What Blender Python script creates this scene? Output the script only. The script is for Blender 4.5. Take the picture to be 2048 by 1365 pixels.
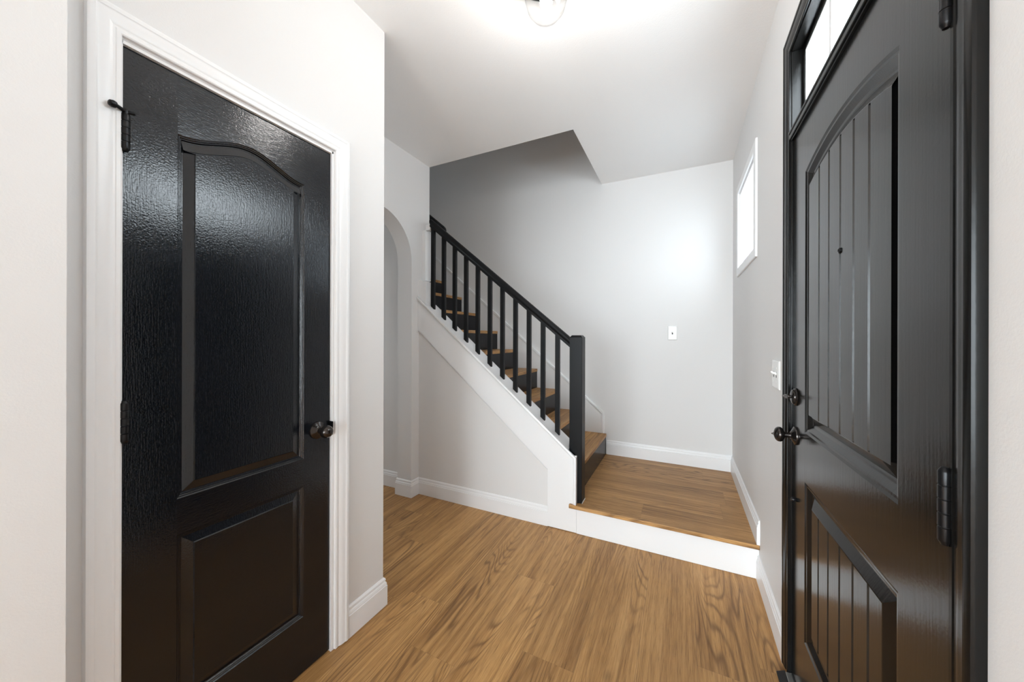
import bpy, bmesh, math, random
from mathutils import Vector, Matrix

# ------------------------------------------------------------------ camera, world, exposure
SC = bpy.context.scene
for o in list(bpy.data.objects):
    bpy.data.objects.remove(o)
COL = SC.collection
PI = math.pi
H = 1.285                                   # camera height
cam_d = bpy.data.cameras.new('camera')
cam = bpy.data.objects.new('camera', cam_d); COL.objects.link(cam)
YAW, ROLL, FPX = 0.4521, 0.0027, 701.5
cam.location = (0, 0, H)
_f = Vector((-math.sin(YAW), math.cos(YAW), 0)); _r = Vector((math.cos(YAW), math.sin(YAW), 0)); _u = Vector((0, 0, 1))
_r2 = _r*math.cos(ROLL) + _u*math.sin(ROLL); _u2 = _u*math.cos(ROLL) - _r*math.sin(ROLL)
cam.matrix_world = Matrix(((_r2.x, _u2.x, -_f.x, 0), (_r2.y, _u2.y, -_f.y, 0), (_r2.z, _u2.z, -_f.z, H), (0, 0, 0, 1)))
cam_d.sensor_fit = 'HORIZONTAL'; cam_d.sensor_width = 36
cam_d.lens = 36*FPX/2048
cam_d.shift_y = -7.0/2048
cam_d.clip_start = 0.02; cam_d.clip_end = 200
SC.camera = cam

WORLD_STRENGTH = 17.0          # open sky
GLOW = 17.0                    # added sky glow behind the camera, fills the foyer
GROUND = 0.85                  # ground against sky
LAMP_STRENGTH = 145.0
SC.view_settings.view_transform = 'Standard'
SC.view_settings.look = 'None'
SC.view_settings.gamma = 1.0
SC.view_settings.exposure = 0.20
SC.view_settings.use_curve_mapping = False
SC.cycles.max_bounces = 14
SC.cycles.diffuse_bounces = 9
SC.cycles.transparent_max_bounces = 12
SC.cycles.sample_clamp_indirect = 6.0
SC.cycles.caustics_reflective = False
SC.cycles.caustics_refractive = False
world = bpy.data.worlds.new('daylight'); SC.world = world
world.use_nodes = True
_wt = world.node_tree; _bg = _wt.nodes['Background']
_bg.inputs[0].default_value = (0.84, 0.94, 1.0, 1)
def _wn(typ, op=None, a=None, b=None):
    nd = _wt.nodes.new('ShaderNode'+typ)
    if op: nd.operation = op
    for i, v in enumerate((a, b)):
        if v is None: continue
        if isinstance(v, bpy.types.NodeSocket): _wt.links.new(v, nd.inputs[i])
        else: nd.inputs[i].default_value = v
    return nd
_dir = _wn('TexCoord').outputs['Generated']
_glow_dir = Vector((0.10, -0.95, 0.15)).normalized()  # direction of the added glow, in through the rear opening
_dot = _wn('VectorMath', 'DOT_PRODUCT', _dir, _glow_dir).outputs['Value']
_pow = _wn('Math', 'POWER', _wn('Math', 'MAXIMUM', _dot, 0.0).outputs[0], 4.0).outputs[0]
_sep = _wn('SeparateXYZ', None, _dir)
_up = _wn('Math', 'MULTIPLY', _wn('Math', 'ADD', _sep.outputs[2], 0.06).outputs[0], 9.0); _up.use_clamp = True
_sky = _wn('Math', 'ADD', _wn('Math', 'MULTIPLY', _up.outputs[0], 1-GROUND).outputs[0], GROUND).outputs[0]
_tot = _wn('Math', 'ADD', _wn('Math', 'MULTIPLY', _sky, WORLD_STRENGTH).outputs[0], _wn('Math', 'MULTIPLY', _pow, GLOW).outputs[0]).outputs[0]
_wt.links.new(_tot, _bg.inputs[1])

def portal(name, x, y, z, w, h, direction):
    l = bpy.data.lights.new(name, 'AREA'); l.shape = 'RECTANGLE'; l.size = w; l.size_y = h
    l.cycles.is_portal = True
    o = bpy.data.objects.new(name, l); COL.objects.link(o); o.location = (x, y, z)
    o.rotation_euler = Vector(direction).to_track_quat('-Z', 'Y').to_euler()
    o['kind'] = 'helper'

# ------------------------------------------------------------------ main dimensions
XR, XC, YB, YU, CE, LZ = 0.371, -1.287, 3.37, 2.268, 2.745, 0.19
XA, YO, XO, YC = -1.955, 2.397, -0.692, 1.243     # arch wall, stairwell edges, closet corner
XN, YN = -1.187, 0.259                            # wall edge nearest the camera on the left
XF, YR, ZUP = -4.5, -4.2, 5.3                     # far left, rear of the room behind the camera, upper ceiling
DO0, DO1, DOT = 0.764, 1.655, 2.372               # front door and transom opening
CD0, CD1, CDT = 0.370, 0.972, 2.043               # closet door opening
WY0, WY1, WZ0, WZ1 = 2.385, 3.012, 1.792, 2.338   # stair window opening
RISE, RUN, X1 = 0.194, 0.2325, -0.640             # stairs

portal('window_portal_stair', 0.56, (WY0+WY1)/2, (WZ0+WZ1)/2, WY1-WY0, WZ1-WZ0, (-1, 0, 0))
portal('window_portal_transom', 0.56, (DO0+DO1)/2, 2.22, DO1-DO0, 0.30, (-1, 0, 0))
portal('window_portal_rear', -1.85, YR-0.2, 1.3, 4.3, 2.4, (0, 1, 0))  # this and the next two serve the added, unseen windows
portal('window_portal_hall', XF-.2, 1.3, 1.15, 1.2, .7, (1, 0, 0))
portal('window_portal_upper', XF-.2, 2.85, 4.2, 0.5, 0.6, (1, 0, 0))

# ------------------------------------------------------------------ node helpers
class NT:
    def __init__(self, name):
        self.m = bpy.data.materials.new(name); self.m.use_nodes = True
        self.t = self.m.node_tree; self.t.nodes.clear()
        self.out = self.t.nodes.new('ShaderNodeOutputMaterial')
    def n(self, typ, **kw):
        nd = self.t.nodes.new('ShaderNode'+typ)
        for k, v in kw.items():
            setattr(nd, k, v)
        return nd
    def l(self, a, b):
        self.t.links.new(a, b)
    def val(self, sock, v):
        if hasattr(v, 'is_linked') or isinstance(v, bpy.types.NodeSocket): self.l(v, sock)
        else: sock.default_value = v
    def math(self, op, a, b=0.0, c=0.0, clamp=False):
        nd = self.n('Math', operation=op); nd.use_clamp = clamp
        self.val(nd.inputs[0], a); self.val(nd.inputs[1], b)
        if len(nd.inputs) > 2: self.val(nd.inputs[2], c)
        return nd.outputs[0]
    def pos(self):
        g = self.n('NewGeometry'); s = self.n('SeparateXYZ'); self.l(g.outputs['Position'], s.inputs[0])
        return g.outputs['Position'], s.outputs[0], s.outputs[1], s.outputs[2]
    def comb(self, x, y, z):
        c = self.n('CombineXYZ')
        for i, v in enumerate((x, y, z)): self.val(c.inputs[i], v)
        return c.outputs[0]
    def noise(self, vec, scale=1.0, detail=2.0, rough=0.5, dist=0.0):
        nd = self.n('TexNoise'); self.l(vec, nd.inputs['Vector'])
        nd.inputs['Scale'].default_value = scale; nd.inputs['Detail'].default_value = detail
        nd.inputs['Roughness'].default_value = rough; nd.inputs['Distortion'].default_value = dist
        return nd.outputs['Fac']
    def ramp(self, fac, stops):
        r = self.n('ValToRGB'); self.l(fac, r.inputs[0]); e = r.color_ramp.elements
        while len(e) < len(stops): e.new(0.5)
        for k, (p, c) in enumerate(stops):
            e[k].position = p; e[k].color = (*c, 1) if len(c) == 3 else c
        return r.outputs[0]
    def mix(self, fac, a, b, mode='MIX'):
        nd = self.n('Mix', data_type='RGBA', blend_type=mode)
        self.val(nd.inputs[0], fac)
        self.val(nd.inputs[6], a if not isinstance(a, tuple) else (*a, 1)); self.val(nd.inputs[7], b if not isinstance(b, tuple) else (*b, 1))
        return nd.outputs[2]
    def bsdf(self, color, rough, bump=None, bump_s=0.1, bump_d=0.01, metallic=0.0, spec=0.5, coat=0.0, coat_r=0.1):
        p = self.n('BsdfPrincipled')
        self.val(p.inputs['Base Color'], (*color, 1) if isinstance(color, tuple) else color)
        self.val(p.inputs['Roughness'], rough); p.inputs['Metallic'].default_value = metallic
        p.inputs['Specular IOR Level'].default_value = spec
        p.inputs['Coat Weight'].default_value = coat; p.inputs['Coat Roughness'].default_value = coat_r
        if bump is not None:
            b = self.n('Bump'); b.inputs['Strength'].default_value = bump_s; b.inputs['Distance'].default_value = bump_d
            self.l(bump, b.inputs['Height']); self.l(b.outputs[0], p.inputs['Normal'])
        self.l(p.outputs[0], self.out.inputs[0])
        return p

def paint(name, color, rough, scale=240.0, bs=0.08, spec=0.5, var=0.02):
    t = NT(name); P, x, y, z = t.pos()
    n = t.noise(P, scale, 2.0, 0.55)
    big = t.noise(P, 1.7, 2.0)
    c2 = tuple(min(1, c*(1-var)) for c in color)
    t.bsdf(t.mix(big, color, c2), rough, n, bs, 0.002, spec=spec)
    return t.m

M = {}
M['wall'] = paint('wall_paint', (0.715, 0.706, 0.700), 0.55, 260, 0.10, 0.35)
M['ceiling'] = paint('ceiling_paint', (0.88, 0.877, 0.873), 0.8, 170, 0.25, 0.2)
M['trim'] = paint('trim_paint', (0.80, 0.80, 0.805), 0.32, 90, 0.04, 0.5)
M['plate'] = paint('white_plastic', (0.80, 0.80, 0.79), 0.25, 40, 0.0, 0.5)
M['rail'] = paint('rail_paint', (0.0075, 0.0077, 0.0082), 0.36, 120, 0.06, 0.14, 0.1)
M['riser'] = paint('riser_paint', (0.008, 0.0084, 0.011), 0.26, 120, 0.06, 0.25, 0.1)
M['casing_black'] = paint('black_casing_paint', (0.006, 0.0058, 0.0055), 0.22, 60, 0.10, 0.22, 0.1)
M['slot'] = paint('dark_slot', (0.03, 0.03, 0.03), 0.6, 60, 0.0, 0.3)

def metal(name, color, rough, metallic=0.85):
    t = NT(name); P, x, y, z = t.pos()
    n = t.noise(P, 60, 3.0)
    t.bsdf(t.mix(n, color, tuple(c*0.7 for c in color)), rough, n, 0.03, 0.001, metallic=metallic)
    return t.m
M['bronze'] = metal('dark_bronze', (0.060, 0.052, 0.048), 0.18)
M['blackmetal'] = metal('black_metal', (0.012, 0.0118, 0.013), 0.30, 0.6)
M['alu'] = metal('brushed_aluminium', (0.62, 0.61, 0.58), 0.35, 0.9)

def glass(name, tint=(1, 1, 1), refl=0.9):
    t = NT(name)
    tr = t.n('BsdfTransparent'); tr.inputs[0].default_value = (*tint, 1)
    gl = t.n('BsdfGlossy'); gl.inputs['Roughness'].default_value = 0.02
    fr = t.n('Fresnel'); ge = t.n('NewGeometry')
    t.l(t.math('ADD', 1.45, t.math('MULTIPLY', ge.outputs['Backfacing'], 1/1.45-1.45)), fr.inputs[0])   # same reflectance from both sides
    mx = t.n('MixShader'); t.l(t.math('MULTIPLY', fr.outputs[0], refl), mx.inputs[0])
    t.l(tr.outputs[0], mx.inputs[1]); t.l(gl.outputs[0], mx.inputs[2]); t.l(mx.outputs[0], t.out.inputs[0])
    return t.m
M['glass'] = glass('window_glass')
M['glass_tinted'] = glass('tinted_window_glass', (0.53, 0.54, 0.55), 0.4)  # tint added to weaken the daylight patch next to the stair window
M['glass_rear'] = glass('dimmed_window_glass', (0.74, 0.74, 0.74))  # grey tint added to dim daylight from the unseen windows
M['globe'] = glass('globe_glass', (0.985, 0.985, 0.98), 1.0)

def emit(name, color, s):
    t = NT(name); e = t.n('Emission'); e.inputs[0].default_value = (*color, 1); e.inputs[1].default_value = s
    t.l(e.outputs[0], t.out.inputs[0]); return t.m
M['bulb'] = emit('bulb_light', (1.0, 0.97, 0.94), LAMP_STRENGTH)

def oak(name, along='Y', x0=-0.373, width=0.2134, length=1.35, seed=0.0, seams=True):
    """oak planks: 'along' is the run of the boards (world axis), x0/width the seams across."""
    t = NT(name); P, px, py, pz = t.pos()
    a, c = (py, px) if along == 'Y' else (px, py)
    s = t.math('DIVIDE', t.math('SUBTRACT', c, x0), width)
    idx = t.math('FLOOR', s); fr = t.math('FRACT', s)
    wn = t.n('TexWhiteNoise', noise_dimensions='2D'); t.l(t.comb(idx, seed, 0), wn.inputs['Vector']); rnd = wn.outputs['Value']
    al = t.math('ADD', t.math('DIVIDE', a, length), t.math('MULTIPLY', rnd, 7.3))
    ai = t.math('FLOOR', al); af = t.math('FRACT', al)
    wn2 = t.n('TexWhiteNoise', noise_dimensions='3D'); t.l(t.comb(idx, ai, seed+3.1), wn2.inputs['Vector']); r2 = wn2.outputs['Value']
    off = t.math('MULTIPLY', r2, 37.0)
    cc = t.math('ADD', c, t.math('MULTIPLY', pz, 0.35))
    # cathedral figure: contour lines of a long soft noise
    v1 = t.comb(t.math('MULTIPLY', cc, 6.0), t.math('ADD', t.math('MULTIPLY', a, 0.62), off), off)
    n1 = t.noise(v1, 1.0, 1.5, 0.45, 0.35)
    v1b = t.comb(t.math('MULTIPLY', cc, 42.0), t.math('ADD', t.math('MULTIPLY', a, 3.5), off), off)
    n1b = t.noise(v1b, 1.0, 2.0, 0.5)
    ph = t.math('ADD', t.math('MULTIPLY', n1, 190.0), t.math('MULTIPLY', n1b, 4.2))
    ring = t.math('ADD', t.math('MULTIPLY', t.math('SINE', ph), 0.5), 0.5)
    ring = t.math('POWER', ring, 3.5)
    # where the figure is strong
    v2 = t.comb(t.math('MULTIPLY', cc, 7.0), t.math('ADD', t.math('MULTIPLY', a, 1.1), off), 4.4)
    n2 = t.noise(v2, 1.0, 2.0, 0.5)
    band = t.ramp(n2, [(0.44, (0.06,)*3), (0.64, (1.0,)*3)])
    # fibres and pores
    v3 = t.comb(t.math('MULTIPLY', cc, 420.0), t.math('ADD', t.math('MULTIPLY', a, 11.0), off), pz)
    n3 = t.noise(v3, 1.0, 3.0, 0.65)
    v4 = t.comb(t.math('MULTIPLY', cc, 60.0), t.math('ADD', t.math('MULTIPLY', a, 1.1), off), 9.0)
    n4 = t.noise(v4, 1.0, 3.0, 0.6)
    v5 = t.comb(t.math('MULTIPLY', cc, 9.0), t.math('ADD', t.math('MULTIPLY', a, 0.9), off), 2.0)
    n5 = t.noise(v5, 1.0, 2.0, 0.5)
    f = t.math('ADD', t.math('MULTIPLY', n4, 0.55), t.math('MULTIPLY', n3, 0.45))
    base = t.ramp(f, [(0.33, (0.235, 0.112, 0.034)), (0.48, (0.450, 0.240, 0.085)), (0.62, (0.600, 0.345, 0.140))])
    base = t.mix(t.ramp(n5, [(0.40, (0.0,)*3), (0.66, (0.75,)*3)]), base, t.mix(1.0, base, (0.66, 0.61, 0.56), 'MULTIPLY'))
    fig = t.math('MULTIPLY', t.math('MULTIPLY', ring, band), 0.62)
    base = t.mix(t.math('MINIMUM', t.math('MULTIPLY', fig, 1.15), 0.9), base, (0.125, 0.055, 0.018))
    pores = t.ramp(n3, [(0.30, (1.0,)*3), (0.42, (0.0,)*3)])
    base = t.mix(t.math('MULTIPLY', pores, 0.45), base, (0.115, 0.058, 0.026))
    # knots
    v6 = t.comb(t.math('MULTIPLY', cc, 4.6), t.math('ADD', t.math('MULTIPLY', a, 2.2), off), 0.0)
    vor = t.n('TexVoronoi'); vor.inputs['Scale'].default_value = 1.0; t.l(v6, vor.inputs['Vector'])
    kn = t.ramp(vor.outputs['Distance'], [(0.0, (1.0,)*3), (0.10, (0.0,)*3)])
    base = t.mix(t.math('MULTIPLY', kn, 0.75), base, (0.055, 0.028, 0.014))
    # board to board
    tone = t.ramp(r2, [(0.0, (0.90, 0.89, 0.87)), (1.0, (1.07, 1.07, 1.06))])
    base = t.mix(1.0, base, tone, 'MULTIPLY')
    hgt = t.math('MULTIPLY', n3, 0.25)
    if seams:
        e1 = t.math('LESS_THAN', fr, 0.0075); e2 = t.math('LESS_THAN', af, 0.0012)
        sm = t.math('MAXIMUM', e1, t.math('MULTIPLY', e2, 0.4))
        base = t.mix(t.math('MULTIPLY', sm, 0.55), base, (0.09, 0.048, 0.024))
        hgt = t.math('SUBTRACT', hgt, sm)
    rough = t.math('ADD', 0.38, t.math('MULTIPLY', n3, 0.16))
    t.bsdf(base, rough, hgt, 0.18, 0.0015, spec=0.42)
    return t.m
M['oak_floor'] = oak('oak_floor', 'Y')
M['oak_landing'] = oak('oak_landing', 'X', 2.25, 0.2134, 1.9, 5.0)
M['oak_tread'] = oak('oak_tread', 'Y', -0.64, 0.2325, 3.0, 9.0, False)

def closet_black():
    t = NT('closet_door_black'); P, x, y, z = t.pos()
    # moulded skin: upright grain on stiles and panels, level grain on the rails
    s = t.math('DIVIDE', t.math('SUBTRACT', y, 0.6695), 0.1865)
    cs = t.math('COSINE', t.math('MULTIPLY', s, PI/2))
    top = t.math('ADD', 1.864, t.math('MULTIPLY', t.math('MULTIPLY', cs, cs), 0.052))
    inside = t.math('LESS_THAN', t.math('ABSOLUTE', s), 1.0)
    r1 = t.math('GREATER_THAN', z, top)
    r2 = t.math('MULTIPLY', t.math('GREATER_THAN', z, 0.717), t.math('LESS_THAN', z, 0.82))
    r3 = t.math('LESS_THAN', z, 0.219)
    rail = t.math('MULTIPLY', inside, t.math('MAXIMUM', r1, t.math('MAXIMUM', r2, r3)))
    nv = t.noise(t.comb(0.0, t.math('MULTIPLY', y, 330.0), t.math('MULTIPLY', z, 22.0)), 1.0, 3.0, 0.6)
    nh = t.noise(t.comb(5.0, t.math('MULTIPLY', y, 22.0), t.math('MULTIPLY', z, 330.0)), 1.0, 3.0, 0.6)
    g = t.mix(rail, nv, nh)
    st = t.noise(P, 210, 2.0, 0.5)
    hh = t.math('ADD', t.math('MULTIPLY', g, 1.0), t.math('MULTIPLY', st, 0.8))
    sm = t.noise(P, 9.0, 3.0)
    rough = t.math('ADD', 0.12, t.math('MULTIPLY', sm, 0.06))
    t.bsdf((0.0050, 0.0062, 0.0088), rough, hh, 0.50, 0.0009, spec=0.5)
    return t.m
M['closet_black'] = closet_black()

def front_black():
    t = NT('front_door_black'); P, x, y, z = t.pos()
    nv = t.noise(t.comb(0.0, t.math('MULTIPLY', y, 120.0), t.math('MULTIPLY', z, 3.0)), 1.0, 3.0, 0.55)
    st = t.noise(P, 150, 2.0, 0.5)
    # joints where the rails meet the stiles
    def line(y0):
        return t.math('LESS_THAN', t.math('ABSOLUTE', t.math('SUBTRACT', y, y0)), 0.0011)
    j = t.math('MAXIMUM', line(1.509), line(0.931))
    zz = t.math('MAXIMUM', t.math('GREATER_THAN', z, 1.846), t.math('MAXIMUM', t.math('LESS_THAN', z, 0.245),
         t.math('MULTIPLY', t.math('GREATER_THAN', z, 0.80), t.math('LESS_THAN', z, 0.964))))
    j = t.math('MULTIPLY', j, zz)
    hh = t.math('SUBTRACT', t.math('ADD', t.math('MULTIPLY', nv, 1.0), t.math('MULTIPLY', st, 0.5)), t.math('MULTIPLY', j, 1.5))
    rough = t.math('ADD', 0.13, t.math('MULTIPLY', nv, 0.10))
    col = t.mix(j, (0.0058, 0.0054, 0.0052), (0.004, 0.004, 0.004))
    t.bsdf(col, rough, hh, 0.10, 0.0014, spec=0.44)
    return t.m
M['front_black'] = front_black()

# ------------------------------------------------------------------ object helpers
ORIG = {}
def tag(o, label=None, cat=None, group=None, kind=None):
    if label: o['label'] = label
    if cat: o['category'] = cat
    if group: o['group'] = group
    if kind: o['kind'] = kind
    return o
def thing(name, loc, label, cat, group=None, kind=None):
    o = bpy.data.objects.new(name, None); COL.objects.link(o); o.location = loc
    o.empty_display_size = 0.1
    ORIG[o] = Vector(loc)
    return tag(o, label, cat, group, kind)
def obj(name, bm, mat, parent=None, bevel=0.0, smooth=None, segs=2):
    org = ORIG[parent] if parent is not None else Vector((0, 0, 0))
    bmesh.ops.remove_doubles(bm, verts=bm.verts, dist=1e-6)
    bmesh.ops.recalc_face_normals(bm, faces=bm.faces)
    if org.length: bmesh.ops.translate(bm, verts=bm.verts, vec=-org)
    me = bpy.data.meshes.new(name); bm.to_mesh(me); bm.free()
    me.materials.append(M[mat])
    if smooth is not None:
        me.polygons.foreach_set('use_smooth', [True]*len(me.polygons)); me.set_sharp_from_angle(angle=math.radians(smooth))
    o = bpy.data.objects.new(name, me); COL.objects.link(o)
    if parent is not None: o.parent = parent
    ORIG[o] = org
    if bevel:
        b = o.modifiers.new('bevel', 'BEVEL'); b.width = bevel; b.segments = segs; b.limit_method = 'ANGLE'; b.angle_limit = math.radians(35)
    return o
def struct(name, bm, mat, label, cat, parent=None, **k):
    return tag(obj(name, bm, mat, parent, **k), label, cat, kind='structure')
def B(): return bmesh.new()
def box(bm, x0, x1, y0, y1, z0, z1):
    v = [bm.verts.new(p) for p in ((x0, y0, z0), (x1, y0, z0), (x1, y1, z0), (x0, y1, z0), (x0, y0, z1), (x1, y0, z1), (x1, y1, z1), (x0, y1, z1))]
    for f in ((3, 2, 1, 0), (4, 5, 6, 7), (0, 1, 5, 4), (1, 2, 6, 5), (2, 3, 7, 6), (3, 0, 4, 7)):
        bm.faces.new([v[i] for i in f])
    return bm
def prism(bm, pts, mapf, h0, h1):
    """polygon pts (2D) extruded between heights h0 and h1; mapf(p, q, h) -> xyz"""
    a = [bm.verts.new(mapf(p, q, h0)) for p, q in pts]; b = [bm.verts.new(mapf(p, q, h1)) for p, q in pts]
    n = len(pts)
    bm.faces.new(a); bm.faces.new(b[::-1])
    for i in range(n): bm.faces.new((a[i], a[(i+1) % n], b[(i+1) % n], b[i]))
    return bm
def mitres(pts, closed):
    n = len(pts); out = []
    for i in range(n):
        def nrm(a, b):
            d = Vector((b[0]-a[0], b[1]-a[1])); d.normalize(); return Vector((-d.y, d.x))
        ns = []
        if closed or i > 0: ns.append(nrm(pts[i-1], pts[i]))
        if closed or i < n-1: ns.append(nrm(pts[i], pts[(i+1) % n]))
        m = sum(ns, Vector((0, 0))); m.normalize()
        k = m.dot(ns[0]); out.append(m/max(k, 0.2))
    return out
def offset(pts, d, closed=True):
    return [(p[0]+m.x*d, p[1]+m.y*d) for p, m in zip(pts, mitres(pts, closed))]
def sweep(bm, pts, prof, mapf, closed=False):
    """profile (offset to the left of the path, height) swept along a planar path with mitred corners"""
    ms = mitres(pts, closed)
    rings = [[bm.verts.new(mapf(p[0]+m.x*o, p[1]+m.y*o, h)) for o, h in prof] for p, m in zip(pts, ms)]
    n, k = len(rings), len(prof)
    for i in range(n if closed else n-1):
        A, C = rings[i], rings[(i+1) % n]
        for j in range(k): bm.faces.new((A[j], A[(j+1) % k], C[(j+1) % k], C[j]))
    if not closed:
        bm.faces.new(rings[0]); bm.faces.new(rings[-1][::-1])
    return bm
def lathe(bm, prof, c, axis, n=28, sy=1.0):
    """profile (radius, distance along axis)"""
    c = Vector(c); ax = Vector(axis).normalized()
    u = ax.orthogonal().normalized()
    if abs(ax.z) < 0.9: u = Vector((0, 0, 1)) - ax*ax.z; u.normalize()
    w = ax.cross(u)
    rings = []
    for r, d in prof:
        rings.append([bm.verts.new(c + ax*d + (u*math.cos(2*PI*i/n) + w*math.sin(2*PI*i/n)*sy)*max(r, 1e-5)) for i in range(n)])
    for a, b in zip(rings, rings[1:]):
        for i in range(n): bm.faces.new((a[i], a[(i+1) % n], b[(i+1) % n], b[i]))
    bm.faces.new(rings[0]); bm.faces.new(rings[-1][::-1])
    return bm
def copy_part(o, dloc, parent=None):
    c = o.copy(); COL.objects.link(c); c.location = o.location + Vector(dloc)
    if parent is not None: c.parent = parent
    for ch in list(o.children):
        d = ch.copy(); COL.objects.link(d); d.parent = c
    return c
mYZ = lambda X, s=1: (lambda p, q, h: (X + s*h, p, q))      # plane x = X, height along s*x
mXZ = lambda Y, s=1: (lambda p, q, h: (p, Y + s*h, q))
mXY = lambda p, q, h: (p, q, h)

# ------------------------------------------------------------------ shell
b = B(); box(b, XF-.15, XR+.15, YR-.15, YB+.13, -.12, 0.0)
struct('floor', b, 'oak_floor', 'oak plank floor of the entry hall', 'floor')
b = B()
box(b, XF-.15, XR+.15, YR-.15, YO, CE, CE+.28)
box(b, XO, XR+.15, YO, YB, CE, CE+.28)
struct('ceiling', b, 'ceiling', 'white ceiling with the opening over the stairs', 'ceiling')
b = B(); box(b, XF-.15, XO+.2, YO-1.2, YB+.13, ZUP, ZUP+.1)
struct('ceiling_upper', b, 'ceiling', 'ceiling above the stairwell', 'ceiling')
b = B(); box(b, XF-.15, XR+.15, YB, YB+.13, 0, CE+.28); box(b, XF-.15, XO+.1, YB, YB+.13, CE+.28, ZUP)
struct('wall_back', b, 'wall', 'pale greige wall behind the stairs and landing', 'wall')
b = B(); box(b, XO, XO+.1, YO-.1, YB, CE+.28, ZUP); box(b, XF-.15, XO, YO-.1, YO, CE+.28, ZUP)
struct('wall_stairwell', b, 'wall', 'upper walls round the stairwell', 'wall')
b = B()
XT = XR+.065
box(b, XR, XT, YR, DO0, 0, CE); box(b, XR, XT, DO0, DO1, DOT, CE)
box(b, XR, XT, DO1, WY0, 0, CE)
box(b, XR, XT, WY0, WY1, 0, WZ0); box(b, XR, XT, WY0, WY1, WZ1, CE)
box(b, XR, XT, WY1, YB, 0, CE)
struct('wall_right', b, 'wall', 'pale greige outside wall holding the front door', 'wall')
b = B()
box(b, XC-.115, XC, YN, CD0, 0, CE); box(b, XC-.115, XC, CD1, YC, 0, CE); box(b, XC-.115, XC, CD0, CD1, CDT, CE)
box(b, XA-.145, XC-.115, YC-.115, YC, 0, CE)
struct('wall_left', b, 'wall', 'pale greige wall round the closet door', 'wall')
b = B(); box(b, XF, XN, -.2, YN, 0, CE)
struct('wall_near', b, 'wall', 'white wall edge at the left border of the photo', 'wall')
# arch wall
b = B()
ya0, ya1, ar, ac, az = 1.48, 2.18, .35, 1.83, 1.89
pts = [(YC, 0), (ya0, 0), (ya0, az)] + [(ac-ar*math.cos(PI*i/40), az+ar*math.sin(PI*i/40)) for i in range(1, 40)] + [(ya1, az), (ya1, 0), (YU, 0), (YU, CE), (YC, CE)]
prism(b, pts, mYZ(XA), 0, -.145)
struct('wall_arch', b, 'wall', 'pale wall with the rounded archway', 'wall', smooth=20)
b = B(); box(b, XF, XA, YU, YO, 0, CE); box(b, XF, XA, YO-.1, YO, CE, CE+.28)
struct('wall_hall', b, 'wall', 'pale wall beside the upper stairs and the hall', 'wall')
b = B(); box(b, XF-.15, XF, YR, YB, 1.5, 3.9); box(b, XF-.15, XF, YR, YB, 0, .8); box(b, XF-.15, XF, YR, .7, .8, 1.5); box(b, XF-.15, XF, 1.9, YB, .8, 1.5); box(b, XF-.15, XF, YR, YB, 4.5, ZUP); box(b, XF-.15, XF, YR, 2.6, 3.9, 4.5); box(b, XF-.15, XF, 3.1, YB, 3.9, 4.5)
struct('wall_far', b, 'wall', 'end wall of the hall beyond the archway', 'wall')
b = B()
for xa, xb_, za, zb in ((XF, -4.0, 0, CE), (-4.0, .3, 0, .1), (-4.0, .3, 2.5, CE), (.3, XR, 0, CE)):
    box(b, xa, xb_, YR-.15, YR, za, zb)
struct('wall_rear', b, 'wall', 'unseen rear wall behind the camera with an opening added for daylight', 'wall')
# knee wall below the stringer
SL = 0.84
def cap_z(x): return 1.062 + SL*(-1.293 - x)
b = B()
prism(b, [(XA, 0), (-.684, 0), (-.684, cap_z(-.684)-.002), (XA, cap_z(XA)-.002)], mXZ(YU), 0, YO-YU)
struct('wall_stair', b, 'wall', 'grey triangular wall below the stair skirt board', 'wall')

# ------------------------------------------------------------------ baseboards
BASE = [(0, 0), (.0142, 0), (.0142, .0935), (.0110, .0955), (.0110, .0985), (.0130, .1000), (.0105, .1085), (.0070, .1135), (.0070, .1165), (.0092, .1180), (.0082, .1250), (.0035, .1320), (0, .132)]
def baseboard(name, pts, label, z=0.0):
    b = B(); sweep(b, pts, BASE, lambda p, q, h: (p, q, h+z))
    return struct(name, b, 'trim', label, 'baseboard')
baseboard('baseboard_left', [(XC, 1.0415), (XC, YC), (XA, YC)][::-1] if False else [(XA, YC), (XC, YC), (XC, 1.0415)], 'white baseboard on the wall corner beside the closet door')
baseboard('baseboard_arch', [(XA-.145, ya0), (XA, ya0), (XA, YC+.0141)], 'white baseboard left of the archway')
baseboard('baseboard_stair', [(-.822, YU), (XA, YU), (XA, ya1), (XA-.145, ya1), (XA-.145, YU-.0141)], 'white baseboard below the grey wall under the stairs')
baseboard('baseboard_hall', [(XA-.1592, YU), (XF, YU)], 'white baseboard seen through the archway')
baseboard('baseboard_right', [(XR, DO1+.0592), (XR, YU-.0165)], 'white baseboard between the front door and the landing')
baseboard('baseboard_landing', [(XR, YU-.031), (XR, YB), (-.6385, YB)], 'white baseboard round the oak landing', LZ)
baseboard('baseboard_near', [(XR, YR), (XR, .703)], 'white baseboard before the front door')

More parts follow.
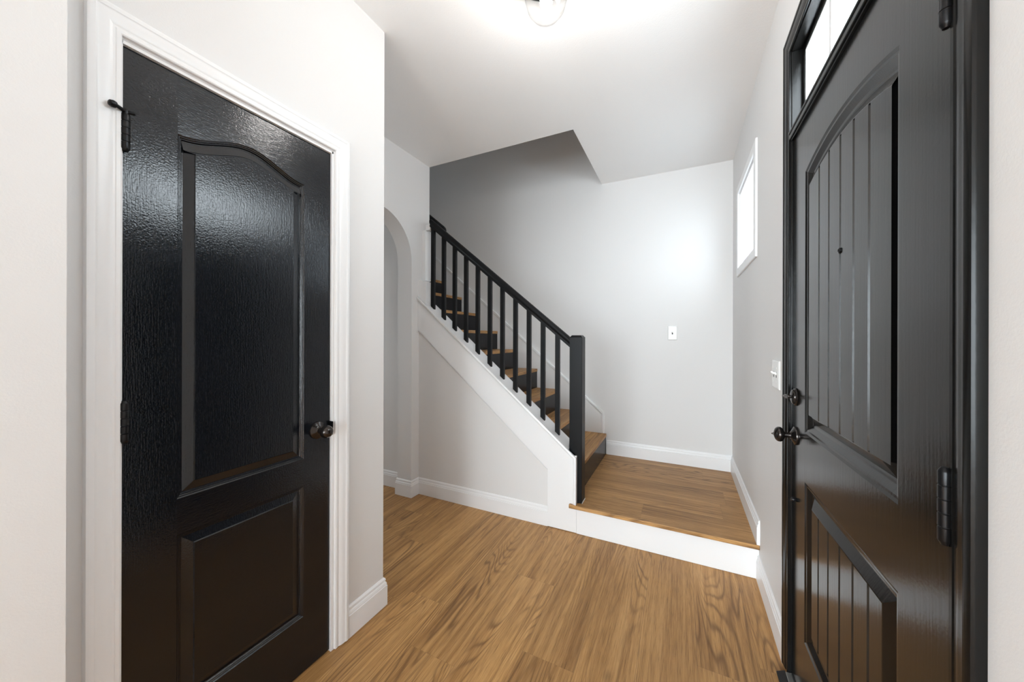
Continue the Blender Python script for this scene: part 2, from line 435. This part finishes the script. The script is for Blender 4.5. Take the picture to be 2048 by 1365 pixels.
# ------------------------------------------------------------------ casings
CAS = [(0, 0), (0, .009), (.003, .011), (.010, .011), (.012, .0095), (.016, .0095), (.024, .0135), (.034, .0155), (.040, .0155), (.044, .0165), (.047, .0185), (.055, .0185), (.060, .0165), (.062, .012), (.062, 0)]
b = B(); sweep(b, [(CD1+.006, 0.004), (CD1+.006, CDT+.006), (CD0-.003, CDT+.006), (CD0-.003, 0.004)], [(-o, h) for o, h in CAS], mYZ(XC))
struct('trim_1', b, 'trim', 'white moulded casing round the black closet door', 'trim', smooth=25)
b = B()
for y0, y1, z0, z1 in ((CD1-.006, CD1, 0, CDT), (CD0, CD0+.001, 0, CDT), (CD0, CD1, CDT-.008, CDT)):
    box(b, XC-.115, XC-.0005, y0, y1, z0, z1)
box(b, XC-.075, XC-.0475, CD1-.018, CD1-.006, 0, CDT-.008)
struct('trim_2', b, 'trim', 'white jamb inside the closet door casing', 'trim')
CASB = [(o*.95, h*.92) for o, h in CAS]
b = B(); sweep(b, [(DO1, 0.012), (DO1, DOT), (DO0, DOT), (DO0, 0.012)], [(-o, h) for o, h in CASB], mYZ(XR, -1))
struct('trim_3', b, 'casing_black', 'glossy black casing round the front door and transom', 'trim', smooth=25)
b = B()
box(b, XR-.002, XR+.064, DO0, DO0+.004, 0.02, DOT-.004); box(b, XR-.002, XR+.064, DO1-.004, DO1, 0.02, DOT-.004); box(b, XR-.002, XR+.064, DO0, DO1, DOT-.004, DOT)
# transom bar with its small steps
for x0, z0, z1 in ((XR-.004, 2.030, 2.076), (XR-.010, 2.034, 2.058), (XR-.013, 2.052, 2.060)):
    box(b, x0, XR+.064, DO0+.004, DO1-.004, z0, z1)
struct('trim_4', b, 'casing_black', 'black jamb and transom bar above the front door', 'trim', bevel=.002)

# ------------------------------------------------------------------ panelled door faces
def panel_rings(bm, contour, prof, X, s):
    """nested rings from the contour inwards (contour runs clockwise seen so that offset(-d) shrinks it); returns the inner ring"""
    rings = []
    for d, h in prof:
        rings.append([bm.verts.new((X + s*h, p, q)) for p, q in offset(contour, d)])
    n = len(contour)
    for A, C in zip(rings, rings[1:]):
        for i in range(n): bm.faces.new((A[i], A[(i+1) % n], C[(i+1) % n], C[i]))
    return rings
def ccw(pts):
    a = sum(p[0]*q[1]-q[0]*p[1] for p, q in zip(pts, pts[1:]+pts[:1]))
    return pts if a > 0 else pts[::-1]
def face_with_holes(bm, outer, holes):
    es = []
    for loop in [outer]+holes:
        for i in range(len(loop)):
            a, c = loop[i], loop[(i+1) % len(loop)]
            e = bm.edges.get((a, c)) or bm.edges.new((a, c)); es.append(e)
    bmesh.ops.triangle_fill(bm, use_beauty=True, use_dissolve=False, edges=es)
def leaf_sides(bm, outer, y0, y1, z0, z1, X, Xb):
    back = [bm.verts.new((Xb, v.co.y, v.co.z)) for v in outer]
    n = len(outer)
    for i in range(n): bm.faces.new((outer[i], outer[(i+1) % n], back[(i+1) % n], back[i]))
    bm.faces.new(back[::-1])

# closet door
dy0, dy1, dz0, dz1 = 0.3725, 0.9645, 0.008, 2.033
XD = XC - .009
cd = thing('door_1', (XC-.02, dy0, 0), 'black two-panel closet door with a curved upper panel', 'door', kind='structure')
b = B()
outer = [b.verts.new((XD, y, z)) for y, z in ((dy0, dz0), (dy1, dz0), (dy1, dz1), (dy0, dz1))]
pm, ph_, zt = .6695, .1865, 1.864
up = [(pm-ph_, .8205), (pm+ph_, .8205)] + [(pm+ph_*(1-2*i/36), zt+.052*math.cos(PI/2*(1-2*i/36))**2) for i in range(37)]
lo = [(pm-ph_, .219), (pm+ph_, .219), (pm+ph_, .717), (pm-ph_, .717)]
PROF = [(0, 0), (.003, -.0032), (.005, -.0032), (.0075, -.0062), (.0092, -.0062), (.0122, -.0105), (.0145, -.0105), (.0388, -.0034), (.0412, -.0006)]
holes = []
for c in (up, lo):
    r = panel_rings(b, ccw(c), PROF, XD, 1); holes.append(r[0]); b.faces.new(r[-1])
face_with_holes(b, outer, holes)
leaf_sides(b, outer, dy0, dy1, dz0, dz1, XD, XD-.035)
obj('door_leaf', b, 'closet_black', cd)
def hinge(parent, x, y, z0, z1, r, mat='blackmetal', leafdir=1):
    b = B(); k = 5; hh = (z1-z0)/k
    prof = [(r*.55, -.006), (r*.75, -.003), (r*.95, 0)]
    for i in range(k):
        prof += [(r, i*hh+.0012), (r, (i+1)*hh-.0012), (r*.86, (i+1)*hh-.0004), (r*.86, (i+1)*hh+.0004)]
    prof = prof[:-2] + [(r*.95, z1-z0), (r*.75, z1-z0+.003), (r*.5, z1-z0+.006)]
    lathe(b, prof, (x, y, z0), (0, 0, 1), 16)
    return obj('hinge', b, mat, parent, smooth=35)
hx = XC + .006
hg = hinge(cd, hx, CD0+.0035, 1.018, 1.115, .0095)
hg2 = hinge(cd, hx, CD0+.0035, 1.764, 1.852, .0095)
hinge(cd, hx, CD0+.0035, .24, .337, .0095)
# hinge-pin door stop
b = B(); lathe(b, [(.008, 0), (.0085, .004), (.0085, .009), (.007, .012)], (hx, CD0+.0035, 1.853), (0, 0, 1), 16)
lathe(b, [(.0045, 0), (.0045, .030)], (hx+.002, CD0+.003, 1.859), (.75, -1, -.02), 12)
lathe(b, [(.004, 0), (.008, .002), (.009, .007), (.007, .013), (.003, .015)], (hx+.017, CD0-.017, 1.8585), (.3, -1, -.05), 16)
lathe(b, [(.0045, 0), (.0045, .016), (.003, .018)], (hx+.002, CD0+.003, 1.859), (.5, 1, 0), 12)
obj('hinge_stop', b, 'blackmetal', cd, smooth=40)
def round_knob(parent, c, axis, rose, ball, reach, mat='bronze', finial=False, flat=1.0):
    b = B(); lathe(b, [(rose*.98, 0), (rose, .003), (rose*.96, .006), (rose*.80, .0085), (rose*.74, .0095), (rose*.55, .013), (rose*.40, .015), (rose*.36, .017)], c, axis, 36)
    r_ = obj('rosette', b, mat, parent, smooth=40)
    b = B(); st = .0125
    prof = [(st*.9, .012), (st*.75, .022), (st*.8, reach-ball*flat*.95)]
    for i in range(1, 17):
        a = -PI/2 + PI*i/17
        if math.cos(a)*ball > st*.8 or i > 8: prof.append((ball*math.cos(a), reach+ball*flat*math.sin(a)))
    if finial: prof += [(.0045, reach+ball*flat), (.0035, reach+ball*flat+.003), (.0015, reach+ball*flat+.007)]
    lathe(b, prof, c, axis, 32)
    return obj('knob', b, mat, parent, smooth=40)
round_knob(cd, (XD, .911, .917), (1, 0, 0), .034, .0245, .054)
b = B(); box(b, XC-.022, XC+.0105, CD1-.0085, CD1-.0055, .888, .942)
obj('strike_plate', b, 'blackmetal', cd, bevel=.001)

# front door
fd = thing('door_2', (XR, DO1-.01, 0), 'black front door with an arched grooved panel over a square one', 'door', kind='structure')
XD2 = XR + .004
fy0, fy1, fz0, fz1 = DO0+.007, DO1-.007, .026, 2.028
b = B()
outer = [b.verts.new((XD2, y, z)) for y, z in ((fy0, fz0), (fy1, fz0), (fy1, fz1), (fy0, fz1))]
ym, yh = 1.2205, .2865
def arch(y, zs, rise, hw): return zs + rise*(1-((y-ym)/hw)**2)
up = [(ym-yh, .964), (ym+yh, .964)] + [(ym+yh*(1-2*i/40), arch(ym+yh*(1-2*i/40), 1.852, .042, yh)) for i in range(41)]
lo = [(ym-yh, .250), (ym+yh, .250), (ym+yh, .796), (ym-yh, .796)]
P2 = [(0, 0), (.007, -.0032), (.0125, -.0036), (.027, -.0135), (.034, -.0145), (.037, -.0165), (.0635, -.0026), (.066, -.0020)]
grooves = [1.381, 1.301, 1.2205, 1.140, 1.060]
holes = []
for c, kind in ((up, 'a'), (lo, 's')):
    r = panel_rings(b, ccw(c), P2, XD2, -1); holes.append(r[0])
    inner = [(v.co.y, v.co.z) for v in r[-1]]
    h0 = XD2 + .0020
    ya_, yb_ = min(p[0] for p in inner), max(p[0] for p in inner); zb_ = min(p[1] for p in inner)
    top = sorted([p for p in inner if p[1] > zb_+.05])
    def ztop(y):
        for (a0, a1), (c0, c1) in zip(top, top[1:]):
            if a0 <= y <= c0+1e-9: return a1 + (c1-a1)*(y-a0)/max(c0-a0, 1e-9)
        return top[-1][1]
    ys = [(ya_, 0), (yb_, 0)]
    for g in grooves: ys += [(g-.0058, 0), (g-.0030, .0052), (g+.0030, .0052), (g+.0058, 0)]
    for i in range(1, 40):
        y = ya_ + (yb_-ya_)*i/40
        if all(abs(y-g) > .0075 for g in grooves): ys.append((y, 0))
    ys.sort()
    lv = [b.verts.new((h0+d, y, zb_ - (.006 if d else 0))) for y, d in ys]
    tv = [b.verts.new((h0+d, y, ztop(y) + (.006 if d else 0))) for y, d in ys]
    for i in range(len(ys)-1): b.faces.new((lv[i], lv[i+1], tv[i+1], tv[i]))
face_with_holes(b, outer, holes)
leaf_sides(b, outer, fy0, fy1, fz0, fz1, XD2, XD2+.044)
obj('door_leaf', b, 'front_black', fd)
for z0, z1 in ((.978, 1.084), (1.762, 1.868), (.19, .296)):
    hinge(fd, XR-.012, DO0+.002, z0, z1, .0078)
# deadbolt
b = B(); lathe(b, [(.031, 0), (.0325, .003), (.031, .006), (.027, .008), (.0265, .011), (.022, .014), (.012, .016)], (XD2, 1.609, 1.070), (-1, 0, 0), 32)
db = obj('deadbolt', b, 'bronze', fd, smooth=40)
b = B(); lathe(b, [(.007, .010), (.006, .022), (.005, .026)], (XD2, 1.609, 1.070), (-1, 0, 0), 16)
prism(b, [(-.016, -.005), (-.012, -.009), (.010, -.004), (.016, -.002), (.016, .002), (.010, .004), (-.012, .009), (-.016, .005)], lambda p, q, h: (XD2-.024-(p+.016)*.55, 1.609+h, 1.070+q), -.004, .004)
t_ = obj('thumb_turn', b, 'bronze', db, bevel=.0012)
round_knob(fd, (XD2, 1.609, .928), (-1, 0, 0), .0335, .0275, .050, finial=True, flat=.62)
b = B(); lathe(b, [(.0065, -.004), (.0075, 0), (.0075, .003), (.004, .004), (.003, .002)], (XD2+.002, 1.2205, 1.519), (-1, 0, 0), 20)
obj('peephole', b, 'blackmetal', fd, smooth=40)
b = B(); lathe(b, [(.006, 0), (.0075, .003), (.0075, .010), (.005, .014)], (XD2, 1.611, .693), (-1, 0, 0), 16)
obj('stud', b, 'blackmetal', fd, smooth=40)

# threshold
th = thing('door_threshold', (XR, DO0, 0), 'dark door threshold with a bright metal strip under the front door', 'threshold')
b = B(); prism(b, [(XR-.043, 0), (XR-.043, .006), (XR-.016, .019), (XR-.016, 0)], lambda p, q, h: (p, h, q), DO0+.002, DO1+.004)
obj('ramp', b, 'blackmetal', th, bevel=.0015)
b = B(); box(b, XR-.016, XR+.001, DO0+.004, DO1-.004, 0, .0205); box(b, XR+.001, XR+.13, DO0+.004, DO1-.004, 0, .014)
obj('metal_strip', b, 'alu', th, bevel=.001)
b = B(); box(b, XR+.001, XR+.006, DO0+.008, DO1-.008, .0142, .0258)
obj('seal', b, 'slot', th)

# ------------------------------------------------------------------ windows
wn = thing('window_1', (XR, WY0, WZ0), 'small white framed window beside the landing, glowing with daylight', 'window', kind='structure')
b = B(); CW = [(0, 0), (0, .010), (.004, .012), (.048, .012), (.055, .010), (.056, 0)]
sweep(b, [(WY0, WZ0), (WY0, WZ1), (WY1, WZ1), (WY1, WZ0)], CW, mYZ(XR, -1), closed=True)
obj('window_frame', b, 'trim', wn, bevel=.0015)
b = B()
J = .006
for y0, y1, z0, z1 in ((WY0, WY0+J, WZ0, WZ1), (WY1-J, WY1, WZ0, WZ1), (WY0+J, WY1-J, WZ0, WZ0+J), (WY0+J, WY1-J, WZ1-J, WZ1)):
    box(b, XR+.0005, XR+.064, y0, y1, z0, z1)
S = .010
for y0, y1, z0, z1 in ((WY0+J, WY0+J+S, WZ0+J, WZ1-J), (WY1-J-S, WY1-J, WZ0+J, WZ1-J), (WY0+J+S, WY1-J-S, WZ0+J, WZ0+J+S), (WY0+J+S, WY1-J-S, WZ1-J-S, WZ1-J)):
    box(b, XR+.004, XR+.040, y0, y1, z0, z1)
obj('sash', b, 'trim', wn)
b = B(); box(b, XR+.010, XR+.016, WY0+J+S-.004, WY1-J-S+.004, WZ0+J+S-.004, WZ1-J-S+.004)
obj('pane', b, 'glass_tinted', wn)

tw = thing('window_2', (XR, DO0, 2.076), 'narrow clear transom window above the black front door', 'window', kind='structure')
ty0, ty1, tz0, tz1 = DO0+.004, DO1-.004, 2.076, DOT-.004
b = B(); S = .020
for y0, y1, z0, z1 in ((ty0, ty0+S, tz0, tz1), (ty1-S, ty1, tz0, tz1), (ty0+S, ty1-S, tz0, tz0+S), (ty0+S, ty1-S, tz1-S, tz1)):
    box(b, XR+.030, XR+.060, y0, y1, z0, z1)
obj('sash', b, 'casing_black', tw, bevel=.002)
b = B(); S2 = .027
for y0, y1, z0, z1 in ((ty0+S, ty0+S2, tz0+S, tz1-S), (ty1-S2, ty1-S, tz0+S, tz1-S), (ty0+S2, ty1-S2, tz0+S, tz0+S2), (ty0+S2, ty1-S2, tz1-S2, tz1-S)):
    box(b, XR+.034, XR+.058, y0, y1, z0, z1)
obj('glazing_glint', b, 'trim', tw)  # white strip stands in for the bright reflection at the glass edge
b = B(); box(b, XR+.045, XR+.051, ty0+S2-.002, ty1-S2+.002, tz0+S2-.002, tz1-S2+.002)
obj('pane', b, 'glass', tw)
for yv in (1.018, 1.400):
    b = B(); box(b, XR+.036, XR+.0445, yv-.010, yv+.010, tz0+S2, tz1-S2)
    obj('muntin', b, 'trim', tw, bevel=.0015)
# windows out of view, added to bring in daylight
def added_window(name, label, along, a0, a1, z0, z1, plane, sgn):
    w = thing(name, (a0, plane, z0) if along == 'X' else (plane, a0, z0), label, 'window', kind='structure')
    def bx(b, p0, p1, q0, q1, h0, h1):
        lo_, hi_ = sorted((plane+sgn*h0, plane+sgn*h1))
        if along == 'X': box(b, p0, p1, lo_, hi_, q0, q1)
        else: box(b, lo_, hi_, p0, p1, q0, q1)
    b = B(); s = .05; n = 2
    bx(b, a0, a1, z0, z0+s, -.10, -.04); bx(b, a0, a1, z1-s, z1, -.10, -.04)
    for i in range(n+1):
        c = a0 + (a1-a0)*i/n; c0 = max(a0, c-s/2); c1 = min(a1, c+s/2)
        bx(b, c0, c1, z0+s, z1-s, -.10, -.04)
    obj('window_frame', b, 'trim', w)
    b = B(); bx(b, a0+s*.4, a1-s*.4, z0+s*.8, z1-s*.8, -.072, -.068)
    obj('pane', b, 'glass_rear', w)
added_window('added_window_rear', 'added wide window of the unseen room behind the camera, for fill daylight', 'X', -4.0, .3, .1, 2.5, YR, 1)
added_window('added_window_hall', 'added unseen window lighting the hall beyond the archway', 'Y', .7, 1.9, .8, 1.5, XF, 1)
added_window('added_window_upper', 'added unseen window lighting the top of the stairwell', 'Y', 2.6, 3.1, 3.9, 4.5, XF, 1)
# ------------------------------------------------------------------ staircase
st = thing('staircase', (-.64, YO, 0), 'oak stairs with black risers climbing left behind the railing', 'staircase')
NS = 13
ld = thing('stair_landing', (-.62, YU, 0), 'low oak landing with a white riser at the foot of the stairs', 'landing')
b = B()
box(b, -.668, XR-.001, YU-.036, YB-.001, LZ-.024, LZ)
obj('board', b, 'oak_landing', ld, bevel=.003)
b = B(); box(b, -.621, XR-.001, YU-.016, YU, 0.002, LZ-.024)
obj('riser', b, 'trim', ld)
for k in range(NS):
    xn = X1 - RUN*k; z = LZ + RISE*(k+1)
    b = B(); box(b, xn-RUN-.016, xn, YO+.001, YB-.0145, z-.029, z)
    obj('tread', b, 'oak_tread', st, bevel=.003)
    b = B(); box(b, xn-.018, xn-.004, YO+.001, YB-.0145, z-RISE+.0002, z-.029)
    obj('riser', b, 'riser', st)
# skirt board (outer stringer)
sk = thing('trim_5', (-.63, YU, 0), 'white skirt board sloping along the open side of the stairs', 'trim', kind='structure')
ws = thing('trim_6', (-.664, YB, LZ+RISE), 'white skirt board climbing along the back wall behind the stairs', 'trim', kind='structure')
def low_z(x): return .8705 + .845*(-1.383 - x)
def mxz(p, q, h): return (p, YU-h, q)
b = B()
xs0, xs1, xp = XA+.002, -.622, -.822
prism(b, [(xs0, low_z(xs0)), (xp, low_z(xp)), (xp, .004), (xs1, .004), (xs1, cap_z(-.648)-.012), (-.646, cap_z(-.646)-.0125), (xs0, cap_z(xs0)-.0125)], mxz, 0, .016)
obj('skirt_board', b, 'trim', sk, bevel=.001)
# thin moulding along the lower edge of the skirt
b = B(); sweep(b, [(xs0, low_z(xs0)), (xp, low_z(xp))], [(0, 0), (0, .014), (-.006, .013), (-.008, .008), (-.010, .008), (-.011, .010), (-.015, .006), (-.017, .002), (-.017, 0)], lambda p, q, h: (p, YU-h, q))
obj('skirt_moulding', b, 'trim', sk, smooth=25)
# sloped cap over skirt and knee wall, and its edge moulding
b = B(); prism(b, [(xs0, cap_z(xs0)), (-.680, cap_z(-.680)), (-.680, cap_z(-.680)-.012), (xs0, cap_z(xs0)-.012)], mXZ(YU-.022), 0, YO-YU+.030)
obj('skirt_cap', b, 'trim', sk, bevel=.003)
b = B()
sweep(b, [(xs0, cap_z(xs0)-.0005), (-.648, cap_z(-.648)-.0005), (-.622, cap_z(-.648)-.022), (-.622, LZ+.001)], [(0, .016), (0, .030), (-.008, .032), (-.0105, .026), (-.0135, .026), (-.015, .028), (-.020, .025), (-.0225, .020), (-.025, .020), (-.027, .016)], lambda p, q, h: (p, YU-h, q))
obj('edge_moulding', b, 'trim', sk, smooth=25)
# plumb end of the skirt and the half post on the arch wall
b = B()
prism(b, [(XA+.001, cap_z(XA)+.002), (-1.868, cap_z(-1.868)+.002), (-1.868, 1.738), (XA+.001, 1.755)], mxz, -.062, .016)
obj('skirt_end', b, 'trim', sk, bevel=.002)
# wall skirt on the back wall
def wsk(x): return .578 + .84*(-.664 - x)
b = B()
prism(b, [(-.664, LZ+RISE+.0005), (-.664, wsk(-.664)), (-3.6, wsk(-3.6)), (-3.6, wsk(-3.6)-.55), (-.75, .19)], lambda p, q, h: (p, YB-h, q), 0, .012)
obj('wall_skirt', b, 'trim', ws)
b = B(); sweep(b, [(-3.6, wsk(-3.6)), (-.664, wsk(-.664)), (-.664, LZ+RISE+.001)], [(0, .0115), (0, .021), (-.008, .023), (-.0115, .0165), (-.0145, .0165), (-.016, .0195), (-.022, .018), (-.026, .0135), (-.029, .0135), (-.031, .0115)], lambda p, q, h: (p, YB-h, q))
obj('wall_skirt_moulding', b, 'trim', ws, smooth=25)

# ------------------------------------------------------------------ railing
rl = thing('stair_railing', (-.635, 2.32, LZ), 'black stair railing with square balusters and a newel post', 'railing')
b = B(); nx0, nx1, ny0, ny1 = -.6785, -.593, 2.278, 2.3615; zt_ = 1.301
box(b, nx0, nx1, ny0, ny1, LZ, zt_-.014)
e = .012
v = [b.verts.new(p) for p in ((nx0, ny0, zt_-.014), (nx1, ny0, zt_-.014), (nx1, ny1, zt_-.014), (nx0, ny1, zt_-.014), (nx0+e, ny0+e, zt_), (nx1-e, ny0+e, zt_), (nx1-e, ny1-e, zt_), (nx0+e, ny1-e, zt_))]
for f in ((4, 5, 6, 7), (0, 1, 5, 4), (1, 2, 6, 5), (2, 3, 7, 6), (3, 0, 4, 7)): b.faces.new([v[i] for i in f])
obj('newel_post', b, 'rail', rl, bevel=.002)
b = B(); box(b, nx1, nx1+.003, ny0+.002, ny1, LZ, LZ+.005)
o = obj('base_bead', b, 'trim', rl); o['label'] = 'thin white bead at the foot of the newel'
RS = .8215
def rail_bot(x): return 1.7035 + RS*(-1.2695 - x)
RP = [(-.024, 0), (.024, 0), (.024, .006), (.021, .012), (.021, .020), (.0275, .030), (.029, .040), (.027, .052), (.021, .061), (.012, .066), (0, .068), (-.012, .066), (-.021, .061), (-.027, .052), (-.029, .040), (-.0275, .030), (-.021, .020), (-.021, .012), (-.024, .006)]
def rail_bar(bm, x0, x1, yc, zf, dz=0.0):
    A = [bm.verts.new((x0, yc+y, zf(x0)+z+dz)) for y, z in RP]; C = [bm.verts.new((x1, yc+y, zf(x1)+z+dz)) for y, z in RP]
    n = len(RP)
    for i in range(n): bm.faces.new((A[i], A[(i+1) % n], C[(i+1) % n], C[i]))
    bm.faces.new(A); bm.faces.new(C[::-1])
YL = 2.3135
b = B(); rail_bar(b, -1.866, nx0-.0002, YL, rail_bot)
obj('handrail', b, 'rail', rl, smooth=40)
bw, bd = .031, .024
first = None
for i in range(11):
    x0 = -1.8605 + .10720*i
    b = B()
    prism(b, [(x0, cap_z(x0)+.0005), (x0+bw, cap_z(x0+bw)+.0005), (x0+bw, rail_bot(x0+bw)), (x0, rail_bot(x0))], mXZ(YL-bd/2), 0, bd)
    obj('baluster', b, 'rail', rl, bevel=.0012)
# white half post at the wall end and the rail's stub
b = B(); box(b, XA+.0005, -1.917, 2.300, 2.372, 1.7555, 2.175); box(b, -1.917, -1.8665, 2.300, 2.330, 2.170, 2.215)
o = obj('half_post', b, 'trim', rl, bevel=.003); o['label'] = 'white half post against the wall'

wr = thing('wall_handrail', (-1.85, 2.47, 1.6), 'black wall-mounted handrail starting behind the top of the railing', 'handrail')
b = B()
def wr_bot(x): return 2.170 + .815*(-1.846 - x)
rail_bar(b, -3.4, -1.858, 2.470, wr_bot)
# rounded end
A = []
for k, (s_, d_) in enumerate(((1, 0), (.95, .006), (.8, .011), (.5, .015))):
    A.append([b.verts.new((-1.858+d_, 2.470+y*s_, wr_bot(-1.858)+.034+(z-.034)*s_-d_*.8)) for y, z in RP])
for P_, Q_ in zip(A, A[1:]):
    for i in range(len(RP)): b.faces.new((P_[i], P_[(i+1) % len(RP)], Q_[(i+1) % len(RP)], Q_[i]))
b.faces.new(A[-1])
obj('rail_bar', b, 'rail', wr, smooth=40)
b = B(); lathe(b, [(.025, 0), (.025, .004), (.008, .008), (.008, .05)], (-2.3, YO, wr_bot(-2.3)-.03), (0, 1, .3), 16)
obj('bracket', b, 'blackmetal', wr, smooth=40)

# ------------------------------------------------------------------ light switches
def switch(name, c, n, mapv, label):
    """n-gang toggle plate; mapv(u, v, h) -> xyz with u across, v up, h off the wall"""
    t = thing(name, mapv(0, 0, 0), label, 'light switch')
    w = .073 + .046*(n-1); hgt = .122
    b = B(); r = .004
    pts0 = [(-w/2, -hgt/2), (w/2, -hgt/2), (w/2, hgt/2), (-w/2, hgt/2)]
    rings = [[b.verts.new(mapv(p, q, h)) for p, q in offset(pts0, d)] for d, h in ((0, 0), (0, .003), (.002, .0055), (.006, .007))]
    for A, C in zip(rings, rings[1:]):
        for i in range(4): b.faces.new((A[i], A[(i+1) % 4], C[(i+1) % 4], C[i]))
    b.faces.new(rings[-1]); b.faces.new(rings[0][::-1])
    obj('plate', b, 'plate', t)
    for i in range(n):
        u0 = (i-(n-1)/2)*.046
        b = B(); prism(b, [(u0-.0055, -.0125), (u0+.0055, -.0125), (u0+.0055, .0125), (u0-.0055, .0125)], mapv, .0068, .0074)
        obj('slot', b, 'slot', t)
        b = B(); q = [(u0-.0042, -.003), (u0+.0042, -.003), (u0+.0042, .010), (u0-.0042, .010)]; q2 = [(u0-.0036, .007), (u0+.0036, .007), (u0+.0036, .013), (u0-.0036, .013)]
        A = [b.verts.new(mapv(p, v_, .006)) for p, v_ in q]; C = [b.verts.new(mapv(p, v_, .019)) for p, v_ in q2]
        for k in range(4): b.faces.new((A[k], A[(k+1) % 4], C[(k+1) % 4], C[k]))
        b.faces.new(C); b.faces.new(A[::-1])
        obj('toggle', b, 'plate', t, bevel=.0008)
        for sgn in (-1, 1):
            b = B(); prism(b, [(u0+.003*math.cos(a), sgn*.030+.003*math.sin(a)) for a in [2*PI*k/10 for k in range(10)]], mapv, .0068, .0078)
            obj('screw', b, 'plate', t)
switch('light_switch', None, 1, lambda u, v_, h: (-.078+u, YB-h, 1.328+v_), 'single white toggle switch on the wall behind the landing')
switch('light_switch', None, 2, lambda u, v_, h: (XR-h, 1.877+u, 1.127+v_), 'double white toggle switch plate beside the front door casing')

# ------------------------------------------------------------------ ceiling light
LX, LY = -.459, 1.228
cl = thing('ceiling_light', (LX, LY, CE), 'ceiling light with a clear glass globe below a dark round pan', 'ceiling light')
b = B(); lathe(b, [(.120, 0), (.130, -.020), (.155, -.050), (.156, -.060), (.150, -.063), (.060, -.064), (.050, -.066)], (LX, LY, CE), (0, 0, 1), 48)
obj('pan', b, 'blackmetal', cl, smooth=30)
b = B(); lathe(b, [(.043, -.062), (.043, -.070), (.038, -.074), (.020, -.076)], (LX, LY, CE), (0, 0, 1), 32)
obj('socket', b, 'blackmetal', cl, smooth=30)
b = B()
prof = [(.044, -.066), (.058, -.085), (.074, -.118), (.0805, -.157), (.0795, -.197), (.069, -.236), (.050, -.260), (.028, -.275), (.006, -.280)]
fine = []
for i in range(len(prof)-1):
    for k in range(3):
        f_ = k/3; fine.append((prof[i][0]*(1-f_)+prof[i+1][0]*f_, prof[i][1]*(1-f_)+prof[i+1][1]*f_))
fine.append(prof[-1])
for ring in [fine]:
    n = 40; rr = []
    for r, d in ring: rr.append([b.verts.new((LX+r*math.cos(2*PI*i/n), LY+r*math.sin(2*PI*i/n), CE+d)) for i in range(n)])
    for A, C in zip(rr, rr[1:]):
        for i in range(n): b.faces.new((A[i], A[(i+1) % n], C[(i+1) % n], C[i]))
    b.faces.new(rr[-1])
obj('glass_globe', b, 'globe', cl, smooth=60)
b = B(); lathe(b, [(.012, -.076), (.016, -.095), (.024, -.13), (.028, -.165), (.026, -.19), (.019, -.208), (.008, -.217), (.001, -.219)], (LX, LY, CE), (0, 0, 1), 28)
obj('bulb', b, 'bulb', cl, smooth=60)
